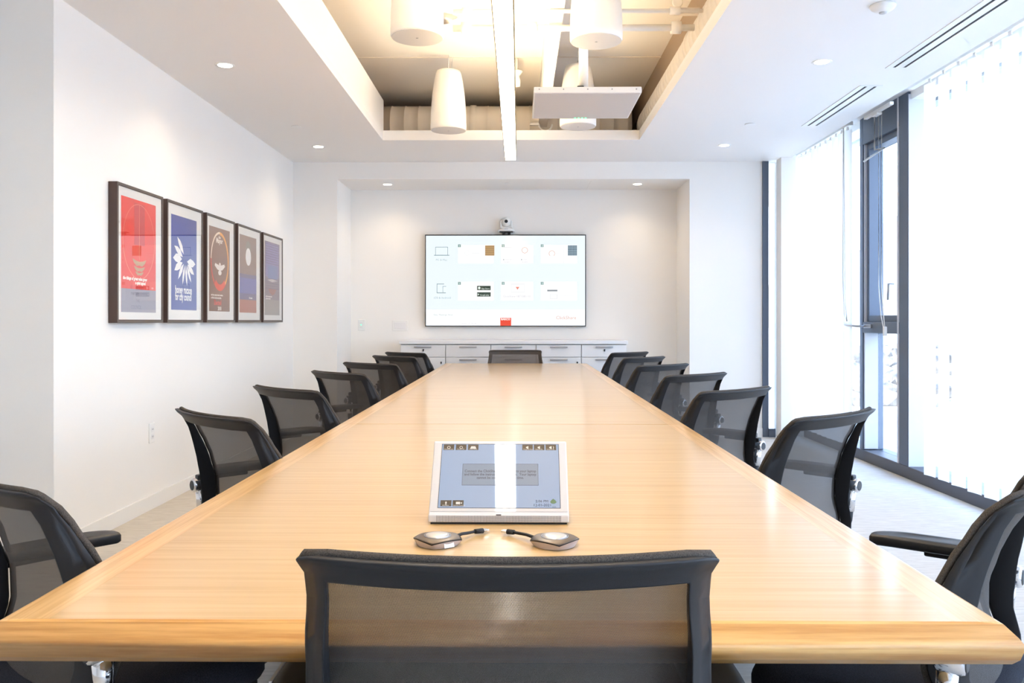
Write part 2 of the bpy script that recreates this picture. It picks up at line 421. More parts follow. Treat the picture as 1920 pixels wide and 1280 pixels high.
# ---------------------------------------------------------------- conference table
TX0, TX1, TY0, TY1, TZ = -.695, .640, 1.14, 8.10, .74
T = thing('conference_table', 'long oak conference table down the middle of the room', 'table', (0, 0, 0))
def half(y): return 0.0
BW = .062
def slab(x0, x1, y0, y1): return B(x0, y0, TZ-.04, x1, y1, TZ)
SEAM = 3.316
link('tabletop_panel', slab(TX0+BW, TX1-BW, TY0+.004, SEAM-.004), 'veneer', T)
link('tabletop_panel', slab(TX0+BW, TX1-BW, SEAM+.004, TY1-.004), 'veneer', T)
link('seam_strip', B(TX0, SEAM-.004, TZ-.03, TX1, SEAM+.004, TZ-.003), 'gap', T)
# solid edge: swept profile with a bullnose that leans outwards, mitred at the corners
def edge_profile(w_in):
    # (outward offset from top edge line, z)
    return [(-w_in, TZ-.04), (-w_in, TZ), (-.002, TZ), (.003, TZ-.002), (.016, TZ-.016), (.020, TZ-.022), (.021, TZ-.028), (.017, TZ-.044), (.010, TZ-.052), (.0, TZ-.054)]
def edge_run(p0, p1, outw, m0, m1, w_in, mat_):
    """p0->p1 along the top edge line, outw outward unit, m0/m1: +1 mitre, 0 square"""
    p0 = Vector(p0); p1 = Vector(p1); d = (p1-p0).normalized(); o_ = Vector(outw); bm = bmesh.new(); R = []
    for P, mm, sg in ((p0, m0, -1), (p1, m1, 1)):
        R.append([bm.verts.new((P+o_*a+d*sg*mm*(a if a >= -.003 and w_in > .03 or a > 0 else (-.003 if w_in > .03 else a*.062/w_in))).to_3d()+Vector((0, 0, z))) for a, z in edge_profile(w_in)])
    n = len(R[0])
    for i in range(n):
        j = (i+1) % n; f = bm.faces.new((R[0][i], R[1][i], R[1][j], R[0][j])); f.smooth = 2 < i < n-1
    bm.faces.new(R[0]); bm.faces.new(R[1][::-1])
    bmesh.ops.recalc_face_normals(bm, faces=bm.faces[:])
    return link('edge_rail', bm, mat_, T)
for a, b in ((TY0, SEAM-.0015), (SEAM+.0015, TY1)):
    edge_run((TX0, a), (TX0, b), (-1, 0), 1 if a == TY0 else 0, 1 if b == TY1 else 0, BW, 'border_y')
    edge_run((TX1, a), (TX1, b), (1, 0), 1 if a == TY0 else 0, 1 if b == TY1 else 0, BW, 'border_y')
edge_run((TX0, TY0), (TX1, TY0), (0, -1), 1, 1, .004, 'border_x')
edge_run((TX0, TY1), (TX1, TY1), (0, 1), 1, 1, .004, 'border_x')
sh = link('support_shelf', B(-.385, 1.32, .555, .345, 7.9, .58), 'matt_black', T)
bm = bmesh.new(); box(bm, -.388, 1.32, .578, -.383, 7.9, .582); box(bm, .343, 1.32, .578, .348, 7.9, .582); link('edge_strip', bm, 'white_pl', sh)
for y in (1.9, 4.6, 7.2):
    bm = bmesh.new(); box(bm, -.20, y-.28, .03, .16, y+.28, .555, bev=.01); box(bm, -.30, y-.34, 0, .26, y+.34, .03, bev=.006)
    box(bm, -.15, y-.2, .58, .11, y+.2, TZ-.04)
    link('pedestal', bm, 'matt_black', T)

# ---------------------------------------------------------------- chairs
def interp(tab, z):
    if z <= tab[0][0]: return tab[0][1]
    for (a, u), (b, v) in zip(tab, tab[1:]):
        if z <= b:
            t = (z-a)/(b-a); t = t*t*(3-2*t)*.5+t*.5; return u+(v-u)*t
    return tab[-1][1]
PROF = [(.42, -.205), (.47, -.168), (.55, -.142), (.62, -.142), (.70, -.166), (.745, -.188), (.79, -.214), (.825, -.237), (.857, -.272)]
DEPTH = [(.42, .028), (.5, .045), (.62, .055), (.70, .046), (.80, .026), (.857, .014)]
HALFW = [(.42, .225), (.50, .258), (.62, .272), (.72, .266), (.80, .254), (.825, .252), (.857, .258)]
def back_pt(u, v, off=0.0, zadd=0, wadd=0):
    au = abs(u); zt = .858-.008*max(0, (au-.86)/.14)**2; zb = .425+.02*max(0, (au-.8)/.2)**2
    z = zb+(zt-zb)*v
    w_ = interp(HALFW, z)+wadd
    y = interp(PROF, z)+.046*u*u
    return Vector((u*w_, y-off*interp(DEPTH, z), z+zadd))
def make_chair():
    ch = bpy.data.objects.new('conference_chair', None); COL.objects.link(ch)
    us = [-1, -.985, -.93, -.875]+[-.875+1.75*i/14 for i in range(1, 14)]+[.875, .93, .985, 1]
    vs = [0, .03, .08]+[.08+.835*i/14 for i in range(1, 15)]+[.945, .975, 1]
    nu, nv = len(us), len(vs)
    bm = bmesh.new()
    F = [[bm.verts.new(back_pt(u, v)) for v in vs] for u in us]
    K = [[bm.verts.new(back_pt(u*.990, v, 1.0-.62*min(1, max(0, (abs(u)-.875)/.11)))) for v in vs] for u in us]
    isf = lambda i, j: 0 <= i < nu-1 and 0 <= j < nv-1 and not (3 <= i < nu-4 and 2 <= j < nv-4)
    for i in range(nu-1):
        for j in range(nv-1):
            if not isf(i, j): continue
            bm.faces.new((F[i][j], F[i][j+1], F[i+1][j+1], F[i+1][j])); bm.faces.new((K[i][j], K[i+1][j], K[i+1][j+1], K[i][j+1]))
            for (di, dj, a, b) in ((-1, 0, (i, j), (i, j+1)), (1, 0, (i+1, j+1), (i+1, j)), (0, -1, (i+1, j), (i, j)), (0, 1, (i, j+1), (i+1, j+1))):
                if not isf(i+di, j+dj):
                    bm.faces.new((F[a[0]][a[1]], K[a[0]][a[1]], K[b[0]][b[1]], F[b[0]][b[1]]))
    bmesh.ops.delete(bm, geom=[v for v in bm.verts if not v.link_faces], context='VERTS')
    bmesh.ops.recalc_face_normals(bm, faces=bm.faces[:])
    eds = [e for e in bm.edges if len(e.link_faces) == 2 and e.calc_face_angle(0) > .9]
    bmesh.ops.bevel(bm, geom=eds, offset=.004, segments=2, affect='EDGES', profile=.5)
    link('back_frame', bm, 'black', ch, smooth=True)
    # mesh panel and its rolled edge
    bm = bmesh.new()
    ms = [-1+i/10 for i in range(21)]; mv = [i/16 for i in range(17)]
    P = [[bm.verts.new(back_pt(u*.985, v, -.0)+Vector((0, .005, 0))) for v in mv] for u in ms]
    for i in range(20):
        for j in range(16): bm.faces.new((P[i][j], P[i+1][j], P[i+1][j+1], P[i][j+1]))
    link('back_mesh', bm, 'mesh', ch, smooth=True)
    path = [back_pt(-.965, v) for v in [.02+.97*i/16 for i in range(17)]]+[back_pt(u, 1.0) for u in [-.945+1.89*i/16 for i in range(17)]]+[back_pt(.965, v) for v in [.99-.97*i/16 for i in range(17)]]
    path = [p+Vector((0, .009, .0)) for p in path]
    link('edge_piping', tube(bmesh.new(), path, .0062, 8), 'piping', ch)
    # seat
    bm = bmesh.new(); R = []; n = 36
    for k, (s, z) in enumerate(((.86, .405), (.97, .412), (1, .428), (1, .445), (.965, .462), (.86, .472), (.6, .476), (.3, .474), (.02, .472))):
        ring_ = []
        for i in range(n):
            a = 2*PI*i/n; c, d = math.cos(a), math.sin(a)
            x = .245*s*abs(c)**.45*(1 if c > 0 else -1); y = .03+.235*s*abs(d)**.5*(1 if d > 0 else -1)
            ring_.append(bm.verts.new((x, y, z-(.02*max(0, (y-.12)/.14)**2 if y > .12 else 0))))
        R.append(ring_)
    for a, b in zip(R, R[1:]):
        for i in range(n): bm.faces.new((a[i], a[(i+1) % n], b[(i+1) % n], b[i]))
    bm.faces.new(R[0][::-1]); bm.faces.new(R[-1])
    st = link('seat', bm, 'seat', ch, smooth=True)
    link('seat_pan', B(-.21, -.17, .385, .21, .22, .407, bev=.015), 'black', ch)
    bm = bmesh.new(); box(bm, -.07, -.12, .335, .07, .10, .387, bev=.012); box(bm, .07, .02, .35, .24, .035, .362, bev=.004)
    link('tilt_mechanism', bm, 'black', ch)
    bm = tube(bmesh.new(), [(0, -.08, .36), (0, -.20, .365), (0, -.240, .40), (0, -.222, .445)], [.03, .03, .026, .018], 12)
    link('back_support', bm, 'black', ch)
    bm = lathe(bmesh.new(), [(.028, .09), (.028, .24), (.02, .241), (.02, .34)], n=20); link('gas_column', bm, 'chrome', ch)
    first = None
    for i in range(5):
        if not first:
            bm = bmesh.new(); tube(bm, [(.02, 0, .10), (.15, 0, .095), (.30, 0, .075)], [.026, .022, .015], 10)
            o = first = link('base_leg', bm, 'black', ch)
            bm = bmesh.new(); lathe(bm, [(.006, -.024), (.026, -.022), (.026, -.006), (.026, .006), (.026, .022), (.006, .024)], (.30, 0, .027), 16, 'y'); lathe(bm, [(.006, .03), (.006, .08)], (.30, 0, 0), 8)
            link('caster', bm, 'matt_black', o)
        else: o = copy_tree(first, ch)
        o.rotation_euler = (0, 0, 2*PI*i/5+.3)
    # arms
    for s in (-1, 1):
        bm = tube(bmesh.new(), [(.20*s, -.06, .395), (.262*s, -.09, .397), (.284*s, -.11, .425), (.290*s, -.125, .47), (.291*s, -.132, .53)], [.017, .017, .016, .015, .015], 12)
        arm = link('arm_post', bm, 'black', ch)
        link('chrome_sleeve', tube(bmesh.new(), [(.290*s, -.130, .500), (.292*s, -.135, .575)], [.0165, .0175], 16), 'chrome', arm)
        bm = lathe(bmesh.new(), [(.012, -.024), (.0205, -.023), (.0235, -.018), (.0235, .018), (.0205, .023), (.012, .024)], (.293*s, -.140, .588), 24, 'y'); link('arm_joint', bm, 'chrome', arm)
        bm = lathe(bmesh.new(), [(.015, -.0255), (.0165, -.024), (.0165, .024), (.015, .0255)], (.293*s, -.140, .588), 20, 'y'); link('joint_cap', bm, 'black_satin', arm)
        link('pad_bracket', B(.290*s-.013, -.150, .604, .290*s+.013, .03, .622, bev=.004), 'black_satin', arm)
        bm = bmesh.new(); R = []
        for k, (g, z) in enumerate(((.9, .620), (1, .624), (1, .638), (.94, .6435), (.6, .6450))):
            r_ = []
            for i in range(28):
                a = 2*PI*i/28; c, d = math.cos(a), math.sin(a)
                r_.append(bm.verts.new((.288*s+.040*g*abs(c)**.55*(1 if c > 0 else -1)*(1-.14*d), .012+.138*(g**.4)*abs(d)**.6*(1 if d > 0 else -1), z-.006*(d > 0)*d*d)))
            R.append(r_)
        for a_, b_ in zip(R, R[1:]):
            for i in range(28): bm.faces.new((a_[i], a_[(i+1) % 28], b_[(i+1) % 28], b_[i]))
        bm.faces.new(R[0][::-1]); bm.faces.new(R[-1])
        link('arm_pad', bm, 'black_satin', ch, smooth=True)
    return ch
proto = make_chair(); used = [False]
def chair(cx, cy, th, label, group):
    """cx, cy: middle of the top of the back; th: heading, radians from +y (positive = towards -x)"""
    o = proto if not used[0] else copy_tree(proto); used[0] = True
    f = Vector((-math.sin(th), math.cos(th)))
    p = Vector((cx, cy))+f*(.272 if abs(cx) < .2 else .226)
    o.location = (p.x, p.y, 0); o.rotation_euler = (0, 0, th); tag(o, label, 'chair', group); return o
GL, GR = 'chairs along the left side of the table', 'chairs along the window side of the table'
ORD = ['nearest', 'second', 'third', 'fourth', 'fifth', 'sixth', 'farthest']
rd = math.radians
LCH = [(-.985, 1.56, 41), (-.940, 2.605, 46), (-.985, 3.575, 44), (-1.00, 4.68, 44), (-1.00, 5.68, 36), (-1.01, 6.83, 40), (-1.02, 7.60, 38)]
RCH = [(.954, 1.578, 52), (.975, 2.625, 44), (.905, 3.54, 42), (.95, 4.54, 40), (.94, 5.52, 41), (.985, 6.66, 43), (1.005, 7.69, 42)]
lab = {0: 'nearest black mesh chair on the left side, grey arm pad showing over the table edge',
       1: 'second black mesh chair from the camera in the left row, below the framed posters',
       6: 'farthest black mesh chair in the left row, beside the white drawers'}
for i, (x, y, a) in enumerate(LCH):
    chair(x, y, -rd(a), lab.get(i, '%s black mesh chair from the camera in the row along the left wall' % ORD[i]), GL)
lab = {0: 'nearest black mesh chair on the window side, cut by the right picture edge',
       1: 'second black mesh chair from the camera in the window row, in front of the blinds',
       6: 'farthest black mesh chair in the window row, beside the white drawers'}
for i, (x, y, a) in enumerate(RCH):
    chair(x, y, rd(a), lab.get(i, '%s black mesh chair from the camera in the row by the windows' % ORD[i]), GR)
front_chair = chair(-.014, .960, 0, 'large foreground mesh chair seen from behind at the near table end', 'chairs at the table ends')
front_chair.scale = (.985, 1, 1.010)
chair(-.035, 8.235, PI, 'small distant mesh chair at the far table end before the drawers', 'chairs at the table ends')

# ---------------------------------------------------------------- credenza: five units and one worktop
CY, CX0, CX1 = 8.62, -1.20, 1.088
wk = tag(link('worktop', B(CX0-.01, CY-.02, .908, CX1+.01, YR-.004, .945, bev=.004), 'cabinet'), 'white worktop running over the low drawer units under the screen', 'worktop')
cw = (CX1-CX0)/5
cabl = ['leftmost white drawer unit under the screen, with two black locks', 'second white drawer unit from the left under the screen',
        'middle white drawer unit under the screen, behind the far chair', 'fourth white drawer unit from the left, one black lock low down',
        'rightmost white drawer unit under the screen, black lock by its handle']
for i in range(5):
    x = CX0+cw*(i+.5); hw = cw/2-.001
    t = thing('drawer_unit', cabl[i], 'cabinet', (x, CY, 0), 0, 'white drawer units in the recess')
    link('body', B(-hw, .02, .06, hw, YR-CY-.01, .902), 'cabinet', t)
    link('shadow_gap', B(-hw, .03, .902, hw, YR-CY-.01, .908), 'gap', t)
    link('plinth', B(-hw, .06, 0, hw, .48, .06), 'gap', t)
    for k, (z0, z1) in enumerate(((.778, .901), (.55, .774), (.31, .546), (.065, .306))):
        d = link('drawer', B(-hw+.003, 0, z0, hw-.003, .0205, z1, bev=.002, seg=1), 'cabinet', t)
        if not (i in (0,) and k == 1):
            hz = z1-.022
            bm = bmesh.new(); box(bm, -.088, -.028, hz-.006, .088, -.018, hz+.006, bev=.002); box(bm, -.08, -.02, hz-.004, -.07, .001, hz+.004); box(bm, .07, -.02, hz-.004, .08, .001, hz+.004)
            link('handle', bm, 'steel', d)
        lock = {(0, 0): .005, (0, 1): .185, (3, 1): .188, (4, 0): .005}.get((i, k))
        if lock is not None:
            hz = z1-.05
            bm = lathe(bmesh.new(), [(.008, -.006), (.008, .001)], (lock, 0, hz), 14, 'y'); prism(bm, [(lock-.005, -.012), (lock+.005, -.012), (lock+.005, -.004), (lock-.005, -.004)], hz-.016, hz-.002)
            link('lock', bm, 'matt_black', d)

# ---------------------------------------------------------------- television and its picture
TVY = YR-.07
def on_wall(o, x, z, y, parent=None):
    o.location = (x, y, z); o.rotation_euler = (PI/2, 0, 0)
tvx0, tvx1, tvz0, tvz1 = -.998, .712, 1.083, 2.060
TV = thing('television', 'large thin wall screen showing bright setup instructions', 'television', (tvx0, TVY, tvz0))
Wt, Ht = tvx1-tvx0, tvz1-tvz0
link('bezel', B(0, 0, 0, Wt, .045, Ht, bev=.003), 'tv_edge', TV)
link('wall_mount', B(Wt/2-.25, .045, .3, Wt/2+.25, .07, .7), 'matt_black', TV)
def scr_mat():
    m = mat('tv_screen', (.02, .02, .02, 1), .08); b = m.node_tree.nodes['Principled BSDF']
    b.inputs['Emission Color'].default_value = (.87, .955, 1, 1); b.inputs['Emission Strength'].default_value = .46; return m
M['screen'] = scr_mat()
scr = link('screen', B(.010, .010, 0, Wt-.010, Ht-.012, .0012), 'screen', TV); scr.rotation_euler = (PI/2, 0, 0); scr.location = (0, -.0005, 0)
# picture coordinates: photo crop 1920 px wide over 320 px -> px/6; screen spans 50..1850 x 65..1085
def U(x): return (x-48)/1804.0*Wt
def V(y): return Ht-(y-62)/1030.0*Ht
def sp_(name, bm, c, e=.72):
    o = link(name, bm, fm(c, e), scr); return o
bm = bmesh.new()
for (a, b) in ((418, 820), (900, 1262), (1345, 1752)):
    for (c, d) in ((178, 385), (588, 800)): rect(bm, U(a), V(d), U(b), V(c), .0016)
sp_('card', bm, (255, 255, 255), .76)
rect(b0 := bmesh.new(), U(60), V(1075), U(1840), V(900), .0015); sp_('banner', b0, (255, 255, 255), .76)
bm = bmesh.new()                                     # laptop and tablet icons
for a in ((165, 200, 305, 205), (165, 200, 169, 290), (301, 200, 305, 290), (150, 290, 322, 297)): rect(bm, U(a[0]), V(a[3]), U(a[2]), V(a[1]), .002)
for a in ((180, 612, 262, 618), (180, 612, 185, 715), (180, 711, 282, 718), (246, 640, 286, 644), (246, 640, 250, 715)): rect(bm, U(a[0]), V(a[3]), U(a[2]), V(a[1]), .002)
sp_('device_icons', bm, (120, 150, 155))
bm = bmesh.new()
for x in (418, 908, 1345):
    for y in (172, 592): rect(bm, U(x), V(y+32), U(x+32), V(y), .002)
sp_('step_number_box', bm, (140, 170, 165))
bm = bmesh.new()
for x, n in ((418, '1'), (908, '2'), (1345, '3')):
    for y in (172, 592): text_bm(n, .026, bm, U(x+10), V(y+27), .0024)
sp_('step_number', bm, (240, 250, 250), .9)
bm = bmesh.new(); rect(bm, U(722), V(298), U(826), V(184), .002); sp_('keyboard_picture', bm, (200, 160, 105))
bm = bmesh.new()
for i in range(6):
    for j in range(5): rect(bm, U(726+i*17), V(204+j*22), U(736+i*17), V(190+j*22), .0024)
sp_('keyboard_keys', bm, (150, 120, 80))
bm = bmesh.new(); rect(bm, U(1648), V(298), U(1750), V(184), .002); sp_('keyboard_picture', bm, (170, 195, 205))
bm = bmesh.new()
for i in range(6):
    for j in range(6): rect(bm, U(1651+i*17), V(200+j*19), U(1664+i*17), V(187+j*19), .0024)
sp_('keyboard_keys', bm, (50, 70, 90))
bm = bmesh.new(); ring(bm, U(1166), V(238), .032, .032, .004, .002); ring(bm, U(1470), V(275), .032, .032, .004, .002, -.9, PI+.9)
sp_('button_ring', bm, (225, 150, 105))
bm = bmesh.new()
rect(bm, U(940), V(209), U(1056), V(204), .002); ring(bm, U(520), V(268), .026, .026, .002, .002)
for a in ((1330, 300, 1340, 302), (1016, 614, 1160, 618), (1016, 614, 1019, 708), (1160, 614, 1163, 708), (1016, 706, 1163, 709), (570, 268, 660, 271), (1500, 272, 1570, 275), (1598, 184, 1600, 385)):
    rect(bm, U(a[0]), V(a[3]), U(a[2]), V(a[1]), .002)
for a in ((1450, 732, 1530, 736), (1450, 732, 1454, 782), (1526, 732, 1530, 782), (1450, 778, 1530, 782), (1556, 745, 1720, 748)): rect(bm, U(a[0]), V(a[3]), U(a[2]), V(a[1]), .002)
sp_('diagram_lines', bm, (215, 218, 224))
bm = bmesh.new(); rect(bm, U(1418), V(698), U(1532), V(680), .002); disc(bm, U(930), V(343), .006, .006, .002, 10); disc(bm, U(1130), V(343), .006, .006, .002, 10); sp_('diagram_bar', bm, (140, 145, 150))
bm = bmesh.new(); poly(bm, [(U(1064), V(648)), (U(1106), V(648)), (U(1085), V(680))], .002); sp_('arrow', bm, (240, 140, 115))
bm = bmesh.new()
for y in (636, 708): rect(bm, U(632), V(y+48), U(784), V(y), .002)
sp_('store_badge', bm, (52, 68, 52), .7)
bm = bmesh.new(); disc(bm, U(656), V(660), .013, .014, .0024); text_bm('App Store', .021, bm, U(680), V(674), .0024); text_bm('Google play', .020, bm, U(664), V(746), .0024)
poly(bm, [(U(640), V(720)), (U(656), V(732)), (U(640), V(744))], .0024)
sp_('badge_lettering', bm, (235, 245, 235), .8)
bm = bmesh.new()
text_bm('PC & Mac', .030, bm, U(170), V(356), .002); text_bm('iOS & Android', .030, bm, U(146), V(780), .002); text_bm('Easy. Meetings. Now.', .024, bm, U(146), V(968), .002)
sp_('caption', bm, (170, 195, 200))
bm = bmesh.new(); text_bm('ClickShare-1871585133', .030, bm, U(924), V(764), .002); text_bm('Press the button', .018, bm, U(950), V(348), .002); text_bm('to start', .018, bm, U(940), V(374), .002); text_bm('Click', .018, bm, U(1150), V(348), .002); text_bm('to share', .018, bm, U(1135), V(374), .002)
text_bm('Version 1.9  192.168', .019, bm, U(455), V(1066), .002)
sp_('small_print', bm, (205, 200, 212))
bm = text_bm('ClickShare', .050, None, U(1515), V(1010), .002); sp_('product_name', bm, (228, 170, 150))
bm = bmesh.new(); rect(bm, U(892), V(1082), U(1014), V(994), .002); sp_('logo_box', bm, (235, 66, 24), .75)
bm = text_bm('BARCO', .029, None, U(900), V(1020), .0024, bold=.001); sp_('logo_lettering', bm, (255, 240, 235), .9)

# camera on top of the television
t = thing('conference_camera', 'small white pan and tilt camera on top of the wall screen', 'camera', (-.135, TVY+.01, tvz1))
bm = bmesh.new(); box(bm, -.045, -.02, 0, -.015, .03, .028); box(bm, .015, -.02, 0, .045, .03, .028); box(bm, -.07, -.04, .026, .07, .04, .032); link('bracket', bm, 'matt_black', t)
link('base', lathe(bmesh.new(), [(.088, .032), (.092, .038), (.074, .055), (.045, .068), (.03, .074)], n=32), 'white_pl', t)
bm = bmesh.new(); box(bm, -.064, -.03, .07, -.048, .025, .148, bev=.008); box(bm, .048, -.025, .07, .064, .025, .148, bev=.008); box(bm, -.064, -.03, .066, .064, .03, .082, bev=.006); link('yoke', bm, 'white_pl', t)
bm = bmesh.new(); bmesh.ops.create_uvsphere(bm, u_segments=24, v_segments=16, radius=.052, matrix=Matrix.Translation((0, 0, .135))); hd = link('head', bm, 'white_pl', t, smooth=True)
link('lens', lathe(bmesh.new(), [(.015, -.064), (.016, -.055), (.028, -.05), (.03, -.035)], (0, 0, .135), 24, 'y'), 'matt_black', hd)
link('lens_ring', lathe(bmesh.new(), [(.018, -.058), (.036, -.050), (.040, -.030)], (0, 0, .135), 24, 'y', cap=False), 'white_pl', hd)
bm = bmesh.new(); box(bm, -.014, -.078, .046, -.006, -.062, .053); box(bm, .006, -.078, .046, .014, -.062, .053); link('indicator', bm, 'led_b', t)

# wall plates
def plate(name, label, cat, loc, rz, w_, h_, kind):
    t = thing(name, label, cat, loc, rz)
    link('cover', B(-w_/2, -.008, -h_/2, w_/2, 0, h_/2, bev=.003), 'white_pl', t)
    if kind == 'outlet':
        for s in (-1, 1):
            soc = link('socket', B(-.017, -.0095, s*.022-.014, .017, -.007, s*.022+.014, bev=.002), 'cabinet', t)
            bm = bmesh.new(); box(bm, -.008, -.0102, s*.022-.004, -.006, -.009, s*.022+.006); box(bm, .006, -.0102, s*.022-.004, .008, -.009, s*.022+.006); link('slot', bm, 'gap', soc)
    elif kind == 'switch':
        b_ = link('rocker', B(-.017, -.011, -.034, .017, -.007, .034, bev=.002), 'cabinet', t)
        link('led', lathe(bmesh.new(), [(.006, -.0125), (.006, -.010)], (-.004, 0, .002), 12, 'y'), 'led_g', t)
    else:
        link('insert', B(-w_/2+.022, -.0105, -h_/2+.022, w_/2-.022, -.007, h_/2-.022, bev=.002), 'cabinet', t)
    return t
plate('power_outlet', 'white double power outlet low on the left wall', 'outlet', (XL, 5.18, .46), PI/2, .075, .12, 'outlet')
plate('light_switch', 'white wall switch with green light left of the screen', 'switch', (-1.685, YR, 1.10), 0, .075, .12, 'switch')
plate('wall_plate', 'wide blank white wall plate just left of the screen', 'wall plate', (-1.272, YR, 1.094), 0, .165, .115, 'blank')

# ---------------------------------------------------------------- framed posters
PF = [(4.634, 5.234, 4.689, 5.137, 1.191, 1.836), (5.297, 5.897, 5.367, 5.79, 1.213, 1.819), (5.967, 6.562, 6.026, 6.455, 1.212, 1.82), (6.631, 7.227, 6.687, 7.111, 1.209, 1.827), (7.293, 7.895, 7.348, 7.80, 1.194, 1.838)]
PL = ['framed red poster with a thin oval and tan butterfly, nearest on the left wall', 'framed blue poster with a white fan of feathers and white lettering',
      'framed brown poster with an orange and red ring around a white bird', 'framed brown, blue and rust poster with a white oval', 'framed poster of blue stripes over grey, farthest on the left wall']
for i, (y0, y1, a0, a1, z0, z1) in enumerate(PF):
    # local: x along the wall (to the right when facing it), y up, z out of the wall
    t = thing('framed_poster', PL[i], 'picture', (XL, y0, 1.131), 0, 'framed posters on the left wall')
    t.rotation_euler = Matrix(((0, 0, 1), (1, 0, 0), (0, 1, 0))).to_euler()
    W_, H_ = y1-y0, .772; D = .05; e = .018
    bm = bmesh.new(); box(bm, 0, 0, .002, W_, e, D); box(bm, 0, H_-e, .002, W_, H_, D); box(bm, 0, e, .002, e, H_-e, D); box(bm, W_-e, e, .002, W_, H_-e, D)
    link('frame', bm, 'frame_d', t)
    bm = bmesh.new(); f2 = .014; z = D+.0012
    for q in ((0, 0, W_, f2), (0, H_-f2, W_, H_), (0, f2, f2, H_-f2), (W_-f2, f2, W_, H_-f2)): box(bm, q[0], q[1], D, q[2], q[3], z)
    link('frame_face', bm, 'frame_e', t)
    link('mat_board', B(e, e, .006, W_-e, H_-e, .0455), 'mat_board', t)
    px0, px1, py0, py1 = a0-y0, a1-y0, z0-1.131, z1-1.131
    pw, ph = px1-px0, py1-py0; h = .0463
    cols = [(226, 58, 44), (62, 70, 150), (126, 86, 70), (132, 100, 88), (124, 104, 122)]
    pr = link('print', B(px0, py0, .0450, px1, py1, h), fm(cols[i]), t)
    X = lambda u: px0+pw*u
    Y = lambda v: py0+ph*v
    def art(name, bm, c): return link(name, bm, fm(c), pr)
    g = h+.0004; g2 = h+.0008; g3 = h+.0012
    if i == 0:
        art('grey_panel', rect(bmesh.new(), X(0), Y(0), X(1), Y(.205), g), (150, 146, 160))
        art('shade_stripe', rect(bmesh.new(), X(.36), Y(.6), X(.66), Y(.97), g), (196, 56, 60))  # darker red stripe in the upper part of the print
        bm = bmesh.new(); ring(bm, X(.5), Y(.63), pw*.46, ph*.335, .003, g2, n=60); rect(bm, X(.497), Y(.47), X(.505), Y(.96), g2); art('oval_line', bm, (240, 150, 120))
        bm = bmesh.new()
        for (cx, cy, s) in ((.5, .44, 1.0), (.5, .385, .8), (.5, .345, .6)):
            for sg in (-1, 1): poly(bm, [(X(cx), Y(cy-.02*s)), (X(cx+sg*.08*s), Y(cy-.028*s)), (X(cx+sg*.16*s), Y(cy)), (X(cx+sg*.20*s), Y(cy+.035*s)), (X(cx+sg*.10*s), Y(cy+.02*s)), (X(cx), Y(cy+.012*s))][::sg], g3)
        art('butterfly', bm, (190, 150, 110))
        bm = bmesh.new(); text_bm('the things of great value grow', .024, bm, X(.04), Y(.285), g3, bold=.0015, sx=1.05, shear=.2); text_bm('a quiet appeal', .024, bm, X(.38), Y(.250), g3, bold=.0015, shear=.2); text_bm('2013', .014, bm, X(.86), Y(.218), g3)
        art('white_lettering', bm, (250, 235, 225))
        bm = bmesh.new(); rect(bm, X(.26), Y(.205), X(.62), Y(.238), g2); art('red_block', bm, (214, 40, 34))
        bm = bmesh.new(); text_bm('mercury', .030, bm, X(.26), Y(.155), g2, bold=.001); text_bm('THE', .026, bm, X(.40), Y(.09), g2); text_bm('COUNCIL', .030, bm, X(.26), Y(.03), g2)
        art('grey_lettering', bm, (122, 118, 132))
    elif i == 1:
        bm = bmesh.new()
        for k, (bu, bv, tu, tv, wd) in enumerate(((.47, .60, .22, .775, .034), (.43, .57, .11, .675, .036), (.40, .545, .06, .545, .050), (.42, .51, .11, .415, .042), (.47, .50, .25, .325, .030), (.51, .49, .42, .270, .024), (.55, .49, .60, .262, .024), (.59, .49, .77, .305, .026), (.62, .50, .89, .395, .034), (.60, .53, .94, .515, .046))):
            p, q = Vector((X(bu), Y(bv))), Vector((X(tu), Y(tv))); d = q-p; nn = Vector((-d.y, d.x)).normalized()*wd*.8
            poly(bm, [tuple(v) for v in (p, p+d*.35-nn*.8, p+d*.68-nn*.75, q, p+d*.72+nn*.5, p+d*.38+nn*.7)], g2+k*.00002)
        art('feather_fan', bm, (246, 242, 240))
        bm = bmesh.new(); text_bm('honey rucson', .068, bm, X(.14), Y(.180), g2, bold=.002, sx=.74); text_bm('for city council', .068, bm, X(.14), Y(.105), g2, bold=.002, sx=.66); art('white_lettering', bm, (246, 242, 240))
    elif i == 2:
        for (c, s0, s1, th) in (((245, 225, 205), PI*.5, PI*.98, .016), ((205, 50, 34), PI*.98, PI*1.30, .020), ((222, 60, 36), PI*1.30, PI*1.72, .048), ((238, 160, 50), -PI*.28, PI*.5, .022)):
            art('ring_arc', ring(bmesh.new(), X(.5), Y(.60), pw*.44, ph*.355, th, g2, s0, s1, 30), c)
        bm = bmesh.new()
        for sg in (-1, 1): poly(bm, [(X(.5), Y(.49)), (X(.5+sg*.12), Y(.50)), (X(.5+sg*.25), Y(.545)), (X(.5+sg*.22), Y(.575)), (X(.5+sg*.10), Y(.56)), (X(.5), Y(.55))][::sg], g2)
        disc(bm, X(.5), Y(.565), pw*.04, ph*.02, g2+.0001); disc(bm, X(.5), Y(.465), pw*.08, ph*.03, g2+.0001); art('bird', bm, (240, 232, 225))
        bm = bmesh.new(); text_bm('the', .030, bm, X(.44), Y(.875), g2, bold=.0012); text_bm('Mayor', .052, bm, X(.32), Y(.82), g2, bold=.002)
